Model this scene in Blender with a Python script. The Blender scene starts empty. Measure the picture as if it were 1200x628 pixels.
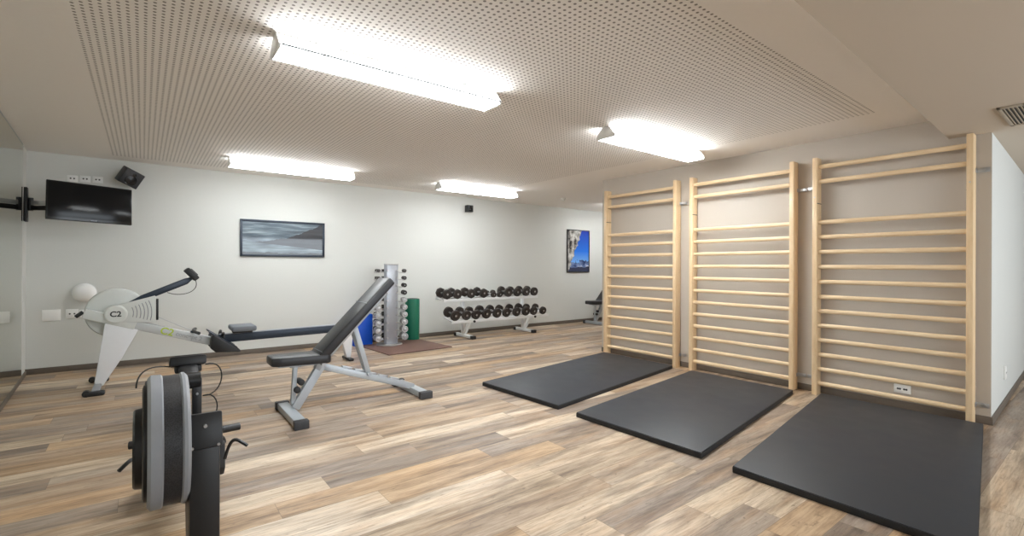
import bpy, bmesh, math, random
from mathutils import Vector, Matrix, Euler

random.seed(7)
SC = bpy.context.scene
COL = SC.collection
PI = math.pi
rad = math.radians

# ------------------------------------------------------------------ camera, light, exposure
H = 1.245
YAW, PITCH, ROLL = 0.6571, 0.0016, 0.0050
F = Vector((math.sin(YAW), math.cos(YAW), 0)); R = Vector((math.cos(YAW), -math.sin(YAW), 0))
FW = F * math.cos(PITCH) + Vector((0, 0, math.sin(PITCH)))
U = -F * math.sin(PITCH) + Vector((0, 0, math.cos(PITCH)))
RT = R * math.cos(ROLL) + U * math.sin(ROLL)
UP = -R * math.sin(ROLL) + U * math.cos(ROLL)
cam_d = bpy.data.cameras.new('camera'); cam = bpy.data.objects.new('camera', cam_d); COL.objects.link(cam)
M = Matrix.Identity(4)
for i in range(3):
    M[i][0], M[i][1], M[i][2] = RT[i], UP[i], -FW[i]
M[2][3] = H
cam.matrix_world = M
cam_d.sensor_width = 36; cam_d.lens = 36 * 560.4 / 1200; cam_d.shift_y = -3.4 / 1200
cam_d.clip_start = 0.05
SC.camera = cam

LAMP = 25.0              # tubes of the ceiling lights
DAY_W = 90             # daylight through the window behind the camera
world = bpy.data.worlds.new('sky'); SC.world = world; world.use_nodes = True
world.node_tree.nodes['Background'].inputs[0].default_value = (0.75, 0.85, 1.0, 1)
world.node_tree.nodes['Background'].inputs[1].default_value = 0.6
SC.view_settings.view_transform = 'Standard'; SC.view_settings.look = 'None'
SC.view_settings.gamma = 1; SC.view_settings.use_curve_mapping = False
SC.view_settings.exposure = 0.8
SC.cycles.max_bounces = 14; SC.cycles.diffuse_bounces = 8
ld = bpy.data.lights.new('window_daylight', 'AREA'); ld.shape = 'RECTANGLE'; ld.size = 7.2; ld.size_y = 1.3
ld.energy = DAY_W; ld.color = (0.86, 0.94, 1.0)
lo = bpy.data.objects.new('window_daylight', ld); COL.objects.link(lo)
lo.location = (4.4, -2.9, 1.5); lo.rotation_euler = (rad(90), 0, 0)

# ------------------------------------------------------------------ materials
def lin(c):
    return tuple((x / 255 / 12.92) if x / 255 <= 0.04045 else ((x / 255 + 0.055) / 1.055) ** 2.4 for x in c)

class NT:
    def __init__(s, name):
        s.m = bpy.data.materials.new(name); s.m.use_nodes = True
        s.t = s.m.node_tree; s.b = s.t.nodes['Principled BSDF']
    def n(s, typ, **kw):
        x = s.t.nodes.new(typ)
        for k, v in kw.items(): setattr(x, k, v)
        return x
    def l(s, a, b): s.t.links.new(a, b)
    def val(s, sock, v):
        if isinstance(v, (int, float, tuple)): sock.default_value = v
        else: s.l(v, sock)
    def math(s, op, a, b=0.0, c=0.0):
        x = s.n('ShaderNodeMath', operation=op)
        s.val(x.inputs[0], a); s.val(x.inputs[1], b); s.val(x.inputs[2], c)
        return x.outputs[0]
    def mix(s, f, a, b, blend='MIX'):
        x = s.n('ShaderNodeMix', data_type='RGBA', blend_type=blend)
        s.val(x.inputs[0], f)
        for k, v in ((6, a), (7, b)):
            if isinstance(v, tuple): x.inputs[k].default_value = v + (1,) if len(v) == 3 else v
            else: s.l(v, x.inputs[k])
        return x.outputs[2]
    def ramp(s, f, stops, interp='LINEAR'):
        x = s.n('ShaderNodeValToRGB'); e = x.color_ramp; e.interpolation = interp
        while len(e.elements) < len(stops): e.elements.new(0.5)
        for el, (p, c) in zip(e.elements, stops):
            el.position = p; el.color = tuple(c) + (1,)
        s.l(f, x.inputs[0]); return x.outputs[0]
    def coord(s, which='Object'):
        return s.n('ShaderNodeTexCoord').outputs[which]
    def noise(s, vec, scale, detail=3, rough=0.55):
        x = s.n('ShaderNodeTexNoise'); x.inputs['Scale'].default_value = scale
        x.inputs['Detail'].default_value = detail; x.inputs['Roughness'].default_value = rough
        s.l(vec, x.inputs['Vector']); return x.outputs['Fac']

def pm(name, rgb, rough=0.5, metal=0.0, var=0.06, scale=25, bump=0.0, coat=0.0, stretch=None):
    """plain surface with small procedural variation in tone and gloss"""
    k = NT(name); c = lin(rgb)
    v = k.coord()
    if stretch:
        mp = k.n('ShaderNodeMapping'); mp.inputs['Scale'].default_value = stretch; k.l(v, mp.inputs[0]); v = mp.outputs[0]
    f = k.noise(v, scale)
    col = k.mix(f, tuple(x * (1 - var) for x in c), tuple(min(1, x * (1 + var)) for x in c))
    k.l(col, k.b.inputs['Base Color'])
    k.b.inputs['Metallic'].default_value = metal
    r = k.math('MULTIPLY_ADD', f, 0.12, rough - 0.06); k.l(r, k.b.inputs['Roughness'])
    if coat: k.b.inputs['Coat Weight'].default_value = coat; k.b.inputs['Coat Roughness'].default_value = 0.05
    if bump:
        bn = k.n('ShaderNodeBump'); bn.inputs['Strength'].default_value = bump; bn.inputs['Distance'].default_value = 0.002
        k.l(f, bn.inputs['Height']); k.l(bn.outputs[0], k.b.inputs['Normal'])
    return k.m

MAT = {}
MAT['wall'] = pm('wall_paint', (208, 209, 205), 0.75, var=0.015, scale=60, bump=0.15)
MAT['wall_taupe'] = pm('wall_warm_tone', (190, 181, 170), 0.75, var=0.015, scale=60, bump=0.15)
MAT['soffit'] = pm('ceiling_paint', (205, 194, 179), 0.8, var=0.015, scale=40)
MAT['base'] = pm('baseboard_wood', (104, 94, 84), 0.5, var=0.25, scale=20, stretch=(1, 1, 6))
MAT['white_metal'] = pm('white_enamel', (225, 227, 228), 0.35, var=0.02)
MAT['silver'] = pm('silver_enamel', (172, 178, 184), 0.35, metal=0.25, var=0.05)
MAT['chrome'] = pm('brushed_chrome', (186, 184, 184), 0.34, metal=0.75, var=0.04)
MAT['column_grey'] = pm('column_grey', (168, 172, 180), 0.32, metal=0.5, var=0.04)
MAT['black_plastic'] = pm('black_plastic', (26, 26, 28), 0.45, var=0.15)
MAT['black_gloss'] = pm('black_gloss_plastic', (14, 14, 16), 0.2, var=0.1)
MAT['black_metal'] = pm('black_powder_coat', (24, 23, 24), 0.42, var=0.12, bump=0.1, scale=300)
MAT['navy'] = pm('anodised_dark_blue', (48, 56, 68), 0.35, metal=0.4, var=0.08)
MAT['leather'] = pm('black_vinyl', (33, 33, 36), 0.36, var=0.15, scale=90, bump=0.35)
MAT['rubber'] = pm('black_mat_rubber', (46, 49, 55), 0.5, var=0.16, scale=6, bump=0.0)
MAT['rubber_edge'] = pm('black_rubber_edge', (22, 22, 23), 0.6, var=0.1)
MAT['iron'] = pm('dark_iron', (52, 46, 43), 0.5, metal=0.2, var=0.2)
MAT['erg_grey'] = pm('light_grey_plastic', (208, 211, 208), 0.45, var=0.03)
MAT['erg_white'] = pm('white_leg_enamel', (226, 228, 232), 0.4, var=0.02)
MAT['rim_grey'] = pm('mid_grey_plastic', (142, 145, 150), 0.45, var=0.05)
MAT['beam_grey'] = pm('pale_grey_beam', (186, 189, 190), 0.42, metal=0.1, var=0.03)
MAT['alu'] = pm('aluminium', (196, 199, 200), 0.3, metal=0.6, var=0.04)
MAT['white_plastic'] = pm('white_plastic', (236, 236, 234), 0.4, var=0.01)
MAT['socket_hole'] = pm('dark_socket_hole', (60, 60, 60), 0.6)
MAT['brown_mat'] = pm('brown_rubber_mat', (105, 78, 68), 0.7, var=0.12, scale=50)
MAT['green'] = pm('green_foam', (14, 108, 82), 0.55, var=0.1, scale=40, bump=0.2)
MAT['blue'] = pm('blue_vinyl', (10, 82, 200), 0.45, var=0.08)
MAT['cable'] = pm('black_cable', (22, 22, 22), 0.5)
MAT['lime'] = pm('lime_print', (170, 190, 50), 0.5)
MAT['grey_print'] = pm('grey_print', (160, 163, 165), 0.5)
MAT['black_print'] = pm('black_print', (40, 42, 44), 0.5)
MAT['seat_grey'] = pm('grey_seat_foam', (112, 118, 126), 0.5, var=0.08)
MAT['rail_grey'] = pm('lamp_rail', (52, 53, 55), 0.5, var=0.03)
MAT['steel'] = pm('zinc_steel', (190, 192, 195), 0.3, metal=0.85, var=0.06)
MAT['vent'] = pm('vent_metal', (176, 164, 146), 0.5, var=0.04)

def wood_light():
    k = NT('beech_wood'); v = k.coord()
    mp = k.n('ShaderNodeMapping'); mp.inputs['Scale'].default_value = (60, 14, 2.2); k.l(v, mp.inputs[0])
    inf = k.n('ShaderNodeObjectInfo').outputs['Random']
    ad = k.n('ShaderNodeVectorMath', operation='ADD'); k.l(mp.outputs[0], ad.inputs[0]); k.l(inf, ad.inputs[1])
    f = k.noise(ad.outputs[0], 1.4, 5, 0.6)
    c = k.ramp(f, [(0.3, lin((214, 182, 140))), (0.55, lin((226, 198, 158))), (0.75, lin((234, 210, 174)))])
    k.l(c, k.b.inputs['Base Color']); k.b.inputs['Roughness'].default_value = 0.45
    return k.m
MAT['beech'] = wood_light()
def wood_rung():
    k = NT('beech_rung'); v = k.coord()
    mp = k.n('ShaderNodeMapping'); mp.inputs['Scale'].default_value = (60, 2.5, 40); k.l(v, mp.inputs[0])
    f = k.noise(mp.outputs[0], 1.2, 5, 0.6)
    c = k.ramp(f, [(0.3, lin((214, 184, 144))), (0.55, lin((228, 202, 164))), (0.75, lin((236, 214, 180)))])
    k.l(c, k.b.inputs['Base Color']); k.b.inputs['Roughness'].default_value = 0.42
    return k.m
MAT['rung'] = wood_rung()

def floor_mat():
    k = NT('vinyl_plank_floor'); v = k.coord(); sp = k.n('ShaderNodeSeparateXYZ'); k.l(v, sp.inputs[0])
    X, Y = sp.outputs[0], sp.outputs[1]
    W, L = 0.185, 1.26
    yr = k.math('DIVIDE', k.math('ADD', Y, 20.03), W); row = k.math('FLOOR', yr); fy = k.math('FRACT', yr)
    wn = k.n('ShaderNodeTexWhiteNoise', noise_dimensions='1D'); k.l(row, wn.inputs['W'])
    xr = k.math('ADD', k.math('DIVIDE', X, L), k.math('MULTIPLY_ADD', wn.outputs['Value'], 7.31, 40.0))
    col = k.math('FLOOR', xr); fx = k.math('FRACT', xr)
    cv = k.n('ShaderNodeCombineXYZ'); k.l(col, cv.inputs[0]); k.l(row, cv.inputs[1])
    w2 = k.n('ShaderNodeTexWhiteNoise', noise_dimensions='2D'); k.l(cv.outputs[0], w2.inputs['Vector'])
    idv = w2.outputs['Value']; ids = k.n('ShaderNodeSeparateColor'); k.l(w2.outputs['Color'], ids.inputs[0])
    base = k.ramp(idv, [(0.0, lin((150, 137, 126))), (0.2, lin((176, 162, 148))), (0.38, lin((200, 172, 138))),
                        (0.54, lin((168, 155, 144))), (0.7, lin((208, 190, 166))), (0.86, lin((228, 215, 196))), (1.0, lin((196, 164, 128)))])
    # grain: coordinates shifted per plank, stretched along the plank
    off = k.n('ShaderNodeVectorMath', operation='SCALE'); k.l(w2.outputs['Color'], off.inputs[0]); off.inputs['Scale'].default_value = 60
    ad = k.n('ShaderNodeVectorMath', operation='ADD'); k.l(v, ad.inputs[0]); k.l(off.outputs[0], ad.inputs[1])
    def st(sx, sy, scale, det=4, rough=0.6):
        mp = k.n('ShaderNodeMapping'); mp.inputs['Scale'].default_value = (sx, sy, 1); k.l(ad.outputs[0], mp.inputs[0])
        return k.noise(mp.outputs[0], scale, det, rough)
    g1 = st(1.3, 11, 1.0, 6, 0.62); g2 = st(7, 95, 1.0, 5, 0.7); g3 = st(1.1, 8, 1.4, 4); g4 = st(14, 30, 1.0, 4, 0.65)
    dark = k.ramp(g1, [(0.34, lin((128, 112, 100))), (0.47, lin((214, 206, 198))), (0.6, lin((252, 250, 247))), (0.75, (1, 1, 1))])
    c = k.mix(0.8, base, dark, 'MULTIPLY')
    warm = k.ramp(g3, [(0.48, (0.0, 0.0, 0.0)), (0.66, (1, 1, 1))])
    c = k.mix(k.math("MULTIPLY", warm, 0.26), c, lin((196, 152, 104)))
    fine = k.ramp(g2, [(0.32, lin((170, 158, 148))), (0.56, (1, 1, 1))])
    c = k.mix(0.6, c, fine, 'MULTIPLY')
    spots = k.ramp(g4, [(0.26, lin((120, 104, 92))), (0.38, (1, 1, 1))])
    c = k.mix(0.6, c, spots, 'MULTIPLY')
    # joints between planks
    ey = k.math('MINIMUM', fy, k.math('SUBTRACT', 1.0, fy)); ex = k.math('MINIMUM', fx, k.math('SUBTRACT', 1.0, fx))
    gap = k.math('MAXIMUM', k.math('LESS_THAN', ey, 0.008), k.math('LESS_THAN', ex, 0.0012))
    c = k.mix(k.math('MULTIPLY', gap, 0.55), c, lin((96, 80, 66)))
    k.l(c, k.b.inputs['Base Color'])
    k.l(k.math('MULTIPLY_ADD', g2, 0.16, 0.34), k.b.inputs['Roughness'])
    k.b.inputs['Specular IOR Level'].default_value = 0.4
    bn = k.n('ShaderNodeBump'); bn.inputs['Strength'].default_value = 0.12; bn.inputs['Distance'].default_value = 0.002
    k.l(k.math('SUBTRACT', g2, gap), bn.inputs['Height']); k.l(bn.outputs[0], k.b.inputs['Normal'])
    return k.m
MAT['floor'] = floor_mat()

def ceiling_mat():
    k = NT('perforated_acoustic_board'); v = k.coord(); sp = k.n('ShaderNodeSeparateXYZ'); k.l(v, sp.inputs[0])
    X, Y = sp.outputs[0], sp.outputs[1]; p = 0.0355
    def cell(a): return k.math('SUBTRACT', k.math('FRACT', k.math('DIVIDE', k.math('ADD', a, 20.0), p)), 0.5)
    cx, cy = cell(X), cell(Y)
    d = k.math('SQRT', k.math('ADD', k.math('MULTIPLY', cx, cx), k.math('MULTIPLY', cy, cy)))
    hole = k.math('LESS_THAN', d, 0.225)
    def inside(a, lo, hi): return k.math('MULTIPLY', k.math('GREATER_THAN', a, lo), k.math('LESS_THAN', a, hi))
    m = k.math('MULTIPLY', hole, k.math('MULTIPLY', inside(X, -0.30, 4.70), inside(Y, 1.27, 7.22)))
    f = k.noise(v, 30)
    c = k.mix(f, lin((238, 233, 228)), lin((241, 237, 232)))
    c = k.mix(m, c, lin((138, 132, 127)))
    k.l(c, k.b.inputs['Base Color']); k.b.inputs['Roughness'].default_value = 0.8
    return k.m
MAT['ceiling'] = ceiling_mat()

def mesh_mat():
    k = NT('fine_black_mesh'); v = k.coord()
    vo = k.n('ShaderNodeTexVoronoi'); vo.inputs['Scale'].default_value = 260; k.l(v, vo.inputs['Vector'])
    c = k.ramp(vo.outputs['Distance'], [(0.25, lin((18, 18, 20))), (0.6, lin((46, 46, 49)))])
    k.l(c, k.b.inputs['Base Color']); k.b.inputs['Roughness'].default_value = 0.5
    return k.m
MAT['mesh'] = mesh_mat()

def ribbed_mat():
    k = NT('ribbed_rubber'); v = k.coord(); sp = k.n('ShaderNodeSeparateXYZ'); k.l(v, sp.inputs[0])
    w = k.math('SINE', k.math('MULTIPLY', sp.outputs[0], 900.0))
    c = k.ramp(k.math('MULTIPLY_ADD', w, 0.5, 0.5), [(0.2, lin((24, 24, 26))), (0.8, lin((74, 74, 78)))])
    k.l(c, k.b.inputs['Base Color']); k.b.inputs['Roughness'].default_value = 0.6
    return k.m
MAT['ribbed'] = ribbed_mat()

def mirror_mat():
    k = NT('mirror_glass'); f = k.noise(k.coord(), 3)
    k.l(k.mix(f, lin((196, 200, 190)), lin((200, 204, 194))), k.b.inputs['Base Color'])
    k.b.inputs['Metallic'].default_value = 1; k.b.inputs['Roughness'].default_value = 0.015
    return k.m
MAT['mirror'] = mirror_mat()

def lamp_mat(strength, name='lamp_diffuser'):
    k = NT(name); f = k.noise(k.coord(), 8)
    k.l(k.mix(f, (0.93, 0.975, 1.0), (0.94, 0.98, 1.0)), k.b.inputs['Emission Color'])
    k.b.inputs['Emission Strength'].default_value = strength
    k.b.inputs['Base Color'].default_value = (0.9, 0.9, 0.9, 1)
    return k.m
for _n, _k in (('', 1.0), ('_dim', 0.62)):
    MAT['lamp' + _n] = lamp_mat(LAMP * 1.3 * _k, 'lamp_diffuser' + _n)
    MAT['lamp_front' + _n] = lamp_mat(LAMP * .6 * _k, 'lamp_front_diffuser' + _n)
    MAT['lamp_rear' + _n] = lamp_mat(LAMP * .4 * _k, 'lamp_rear_diffuser' + _n)

def screen_mat():
    k = NT('tv_screen'); f = k.noise(k.coord(), 4)
    k.l(k.mix(f, lin((12, 13, 15)), lin((17, 18, 20))), k.b.inputs['Base Color'])
    k.b.inputs['Roughness'].default_value = 0.16; k.b.inputs['Specular IOR Level'].default_value = 0.25
    return k.m
MAT['screen'] = screen_mat()

def landscape_mat():
    """wide cold seascape: pale streaked sky, dark headland, flat water (object x: 0..1.13, z: 0..0.52)"""
    k = NT('seascape_print'); v = k.coord(); sp = k.n('ShaderNodeSeparateXYZ'); k.l(v, sp.inputs[0])
    X = k.math('DIVIDE', sp.outputs[0], 1.13); Z = k.math('DIVIDE', sp.outputs[2], 0.52)
    mp = k.n('ShaderNodeMapping'); mp.inputs['Scale'].default_value = (1.4, 1, 16); k.l(v, mp.inputs[0])
    n1 = k.noise(mp.outputs[0], 1.6, 5)
    sky = k.ramp(n1, [(0.3, lin((44, 58, 70))), (0.5, lin((88, 104, 116))), (0.7, lin((150, 164, 172)))])
    n2 = k.noise(v, 9, 4)
    hill = k.math('ADD', k.math('MULTIPLY', k.math('POWER', X, 2.2), 0.62), k.math('MULTIPLY_ADD', n2, 0.16, 0.30))
    isl = k.math('LESS_THAN', Z, hill)
    c = k.mix(isl, sky, k.ramp(n1, [(0.3, lin((24, 27, 34))), (0.7, lin((50, 54, 62)))]))
    water = k.math('LESS_THAN', Z, k.math('MULTIPLY_ADD', X, -0.22, 0.42))
    c = k.mix(water, c, k.ramp(n1, [(0.3, lin((44, 56, 66))), (0.52, lin((94, 110, 118))), (0.72, lin((136, 150, 156)))]))
    shore = k.math('LESS_THAN', Z, k.math('MULTIPLY_ADD', n2, 0.1, 0.06))
    c = k.mix(shore, c, lin((40, 44, 48)))
    k.l(c, k.b.inputs['Base Color']); k.b.inputs['Roughness'].default_value = 0.5
    k.b.inputs['Coat Weight'].default_value = 1.0; k.b.inputs['Coat Roughness'].default_value = 0.03
    return k.m
MAT['seascape'] = landscape_mat()

def mountain_mat():
    """blue sky over snowy peaks with a pale rock face along one side (object x 0..0.68, z 0..0.93)"""
    k = NT('mountain_print'); v = k.coord(); sp = k.n('ShaderNodeSeparateXYZ'); k.l(v, sp.inputs[0])
    X = k.math('DIVIDE', sp.outputs[0], 0.68); Z = k.math('DIVIDE', sp.outputs[2], 0.93)
    n = k.noise(v, 5, 3); n2 = k.noise(v, 7, 3)
    sky = k.ramp(Z, [(0.2, lin((120, 175, 235))), (0.5, lin((36, 110, 215))), (1.0, lin((40, 60, 165)))])
    pk = k.math('LESS_THAN', Z, k.math('MULTIPLY_ADD', n2, 0.34, 0.10))
    c = k.mix(pk, sky, k.ramp(n, [(0.38, lin((40, 58, 100))), (0.55, lin((110, 130, 175))), (0.68, lin((222, 228, 240)))]))
    low = k.math('LESS_THAN', Z, k.math('MULTIPLY_ADD', n, 0.18, 0.02))
    c = k.mix(low, c, lin((52, 58, 84)))
    rx = k.math('ADD', k.math('MULTIPLY', k.math('SUBTRACT', Z, 0.25), 0.62), k.math('MULTIPLY_ADD', n2, 0.6, -0.10))
    rock = k.math('LESS_THAN', X, rx)
    c = k.mix(rock, c, k.ramp(n2, [(0.4, lin((44, 42, 44))), (0.5, lin((138, 134, 128))), (0.62, lin((206, 204, 198)))]))
    k.l(c, k.b.inputs['Base Color']); k.b.inputs['Roughness'].default_value = 0.25
    return k.m
MAT['mountain'] = mountain_mat()

# ------------------------------------------------------------------ mesh helpers
class MB:
    def __init__(s): s.bm = bmesh.new(); s.mats = []
    def _fin(s, verts, mi):
        fs = {f for v in verts for f in v.link_faces}
        for f in fs: f.material_index = mi
    def box(s, c, size, rot=None, bev=0.0, seg=2, mi=0):
        r = bmesh.ops.create_cube(s.bm, size=1.0)
        vs = r['verts']
        for v in vs: v.co = Vector((v.co.x * size[0], v.co.y * size[1], v.co.z * size[2]))
        if bev:
            es = list({e for v in vs for e in v.link_edges})
            rb = bmesh.ops.bevel(s.bm, geom=es, offset=bev, segments=seg, affect='EDGES', profile=0.5)
            vs = list({v for f in rb['faces'] for v in f.verts} | {v for v in vs if v.is_valid})
        m = Matrix.Translation(Vector(c)) @ (rot.to_4x4() if rot else Matrix.Identity(4))
        for v in vs: v.co = m @ v.co
        s._fin(vs, mi); return s
    def bar(s, p0, p1, w, h, up=(0, 0, 1), bev=0.0, mi=0):
        """rectangular bar from p0 to p1; w across, h along 'up'"""
        p0, p1 = Vector(p0), Vector(p1); d = p1 - p0; L = d.length; d.normalize()
        u = Vector(up); sd = d.cross(u)
        if sd.length < 1e-5: sd = d.cross(Vector((1, 0, 0)))
        sd.normalize(); u = sd.cross(d).normalized()
        m = Matrix((d, sd, u)).transposed()
        return s.box((p0 + p1) / 2, (L, w, h), m, bev, mi=mi)
    def cyl(s, p0, p1, r0, r1=None, n=24, mi=0, bev=0.0):
        r1 = r0 if r1 is None else r1
        p0, p1 = Vector(p0), Vector(p1); d = p1 - p0; L = d.length
        q = Vector((0, 0, 1)).rotation_difference(d.normalized()).to_matrix().to_4x4()
        r = bmesh.ops.create_cone(s.bm, cap_ends=True, segments=n, radius1=r0, radius2=r1, depth=L)
        vs = r['verts']
        if bev:
            es = [e for e in {e for v in vs for e in v.link_edges} if abs(abs(e.verts[0].co.z + e.verts[1].co.z) - L) < 1e-5]
            rb = bmesh.ops.bevel(s.bm, geom=es, offset=bev, segments=2, affect='EDGES', profile=0.5)
            vs = list({v for f in rb['faces'] for v in f.verts} | {v for v in vs if v.is_valid})
        m = Matrix.Translation((p0 + p1) / 2) @ q
        for v in vs: v.co = m @ v.co
        s._fin(vs, mi); return s
    def lathe(s, prof, p0, axis, n=32, mi=0):
        """prof: (radius, distance along axis) pairs"""
        q = Vector((0, 0, 1)).rotation_difference(Vector(axis).normalized()).to_matrix()
        rings = []
        for r, z in prof:
            if r < 1e-6: rings.append([s.bm.verts.new(Vector(p0) + q @ Vector((0, 0, z)))])
            else: rings.append([s.bm.verts.new(Vector(p0) + q @ Vector((r * math.cos(2 * PI * i / n), r * math.sin(2 * PI * i / n), z))) for i in range(n)])
        fs = []
        for a, b in zip(rings, rings[1:]):
            for i in range(n):
                j = (i + 1) % n
                if len(a) == 1 and len(b) == 1: continue
                if len(a) == 1: fs.append(s.bm.faces.new((a[0], b[j], b[i])))
                elif len(b) == 1: fs.append(s.bm.faces.new((a[i], a[j], b[0])))
                else: fs.append(s.bm.faces.new((a[i], a[j], b[j], b[i])))
        for f in fs: f.material_index = mi; f.smooth = True
        return s
    def prism(s, pts, y0, y1, plane='xz', mi=0, bev=0.0):
        """polygon pts extruded; plane xz -> along y, xy -> along z, yz -> along x"""
        def mk(a, b, t):
            return {'xz': (a, t, b), 'xy': (a, b, t), 'yz': (t, a, b)}[plane]
        va = [s.bm.verts.new(mk(a, b, y0)) for a, b in pts]; vb = [s.bm.verts.new(mk(a, b, y1)) for a, b in pts]
        n = len(pts); fs = [s.bm.faces.new(va), s.bm.faces.new(vb[::-1])]
        for i in range(n):
            j = (i + 1) % n; fs.append(s.bm.faces.new((va[i], vb[i], vb[j], va[j])))
        bmesh.ops.recalc_face_normals(s.bm, faces=fs)
        for f in fs: f.material_index = mi
        if bev:
            es = list({e for f in fs for e in f.edges})
            rb = bmesh.ops.bevel(s.bm, geom=es, offset=bev, segments=2, affect='EDGES', profile=0.5)
            for f in rb['faces']: f.material_index = mi
        return s
    def tube(s, pts, r, n=8, mi=0):
        pts = [Vector(p) for p in pts]; rings = []; prev = None
        for i, p in enumerate(pts):
            d = (pts[min(i + 1, len(pts) - 1)] - pts[max(i - 1, 0)]).normalized()
            if prev is None: a = d.orthogonal().normalized()
            else: a = (prev - d * prev.dot(d)).normalized()
            prev = a; b = d.cross(a)
            rings.append([s.bm.verts.new(p + r * (math.cos(2 * PI * k / n) * a + math.sin(2 * PI * k / n) * b)) for k in range(n)])
        fs = [s.bm.faces.new(rings[0][::-1]), s.bm.faces.new(rings[-1])]
        for A, B in zip(rings, rings[1:]):
            for k in range(n):
                j = (k + 1) % n; f = s.bm.faces.new((A[k], A[j], B[j], B[k])); f.smooth = True; fs.append(f)
        for f in fs: f.material_index = mi
        return s
    def build(s, name, mats, parent=None, loc=(0, 0, 0), rot=(0, 0, 0), smooth=True):
        bmesh.ops.recalc_face_normals(s.bm, faces=s.bm.faces[:])
        me = bpy.data.meshes.new(name); s.bm.to_mesh(me); s.bm.free()
        if not isinstance(mats, (list, tuple)): mats = [mats]
        for m in mats: me.materials.append(MAT[m] if isinstance(m, str) else m)
        if smooth:
            for p in me.polygons: p.use_smooth = True
            me.set_sharp_from_angle(angle=rad(32))
        o = bpy.data.objects.new(name, me); COL.objects.link(o)
        o.location = loc; o.rotation_euler = rot
        if parent: o.parent = parent
        return o

def bez(p0, p1, p2, p3, n=14):
    p0, p1, p2, p3 = map(Vector, (p0, p1, p2, p3)); out = []
    for i in range(n + 1):
        t = i / n; out.append((1 - t) ** 3 * p0 + 3 * t * (1 - t) ** 2 * p1 + 3 * t * t * (1 - t) * p2 + t ** 3 * p3)
    return out

def tag(o, label=None, cat=None, group=None, kind=None):
    if label: o['label'] = label
    if cat: o['category'] = cat
    if group: o['group'] = group
    if kind: o['kind'] = kind
    return o
def thing(name, label, cat, loc=(0, 0, 0), rot=(0, 0, 0), group=None):
    o = bpy.data.objects.new(name, None); COL.objects.link(o); o.empty_display_size = 0.1
    o.location = loc; o.rotation_euler = rot
    return tag(o, label, cat, group)
def struct(o, label, cat='room'):
    return tag(o, label, cat, kind='structure')
def copy_tree(o, parent=None):
    kids = list(o.children)
    c = o.copy(); COL.objects.link(c)
    if parent: c.parent = parent
    for ch in kids: copy_tree(ch, c)
    return c
def text(name, body, size, mat, parent, loc, rot, extrude=0.0008):
    cu = bpy.data.curves.new(name, 'FONT'); cu.body = body; cu.size = size; cu.extrude = extrude; cu.offset = .0022
    cu.align_x = 'CENTER'; cu.align_y = 'CENTER'; cu.materials.append(MAT[mat])
    tmp = bpy.data.objects.new(name, cu); COL.objects.link(tmp)
    me = bpy.data.meshes.new_from_object(tmp.evaluated_get(bpy.context.evaluated_depsgraph_get()))
    bpy.data.objects.remove(tmp); me.name = name
    if not me.materials: me.materials.append(MAT[mat])
    o = bpy.data.objects.new(name, me); COL.objects.link(o); o.parent = parent; o.location = loc; o.rotation_euler = rot
    return o

# ------------------------------------------------------------------ room shell
YB = 7.53; ZC = 2.505; XR = 5.336; ZS = 2.325
LA = math.atan(0.049)                      # the mirrored wall runs slightly out of square
def left_x(y): return -1.035 + (YB - y) * 0.049
XE, YN = 10.0, -3.2
struct(MB().prism([(left_x(YN) - .2, YN - .2), (XE + .2, YN - .2), (XE + .2, YB + .2), (left_x(YB) - .2, YB + .2)], -0.1, 0, 'xy').build('floor', 'floor', smooth=False),
       'wood plank vinyl floor in mixed brown and grey tones', 'floor')
struct(MB().prism([(left_x(YN) - .2, YN - .2), (XE + .2, YN - .2), (XE + .2, YB + .2), (left_x(YB) - .2, YB + .2)], ZC, ZC + .3, 'xy').build('ceiling', 'ceiling', smooth=False),
       'white ceiling of perforated acoustic board', 'ceiling')
struct(MB().box(((XE + left_x(YB)) / 2, YB + .05, ZC / 2), (XE - left_x(YB) + .4, .1, ZC)).build('wall_back', 'wall', smooth=False),
       'long off-white wall behind the dumbbells and pictures', 'wall')
struct(MB().prism([(left_x(YN), YN), (left_x(YB), YB), (left_x(YB) - .1, YB), (left_x(YN) - .1, YN)], 0, ZC, 'xy').build('wall_left', 'wall', smooth=False),
       'side wall that carries the mirror', 'wall')
# block behind the wall bars: its short face turns the corner
BX2 = 9.4
RS = 0.03
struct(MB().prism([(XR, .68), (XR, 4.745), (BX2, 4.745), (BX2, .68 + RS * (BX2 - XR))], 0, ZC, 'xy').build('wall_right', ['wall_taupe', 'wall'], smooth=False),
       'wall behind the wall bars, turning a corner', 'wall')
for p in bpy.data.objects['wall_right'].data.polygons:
    if p.normal.y < -.5: p.material_index = 1      # the short face round the corner takes the paler wall colour
struct(MB().box((XE + .05, (YB + YN) / 2, ZC / 2), (.1, YB - YN, ZC)).build('wall_far', 'wall', smooth=False), 'end wall of the room', 'wall')
# lowered ceiling over the camera side
SK = 0.03
sy = 0.84
struct(MB().prism([(left_x(YN) - .1, YN), (XE, YN), (XE, sy + SK * (XE - 2)), (left_x(sy), sy + SK * (-1 - 2))], ZS, ZC - .001, 'xy').build('ceiling_soffit', 'soffit', smooth=False),
       'lowered plain ceiling beside the perforated one', 'ceiling')
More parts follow.
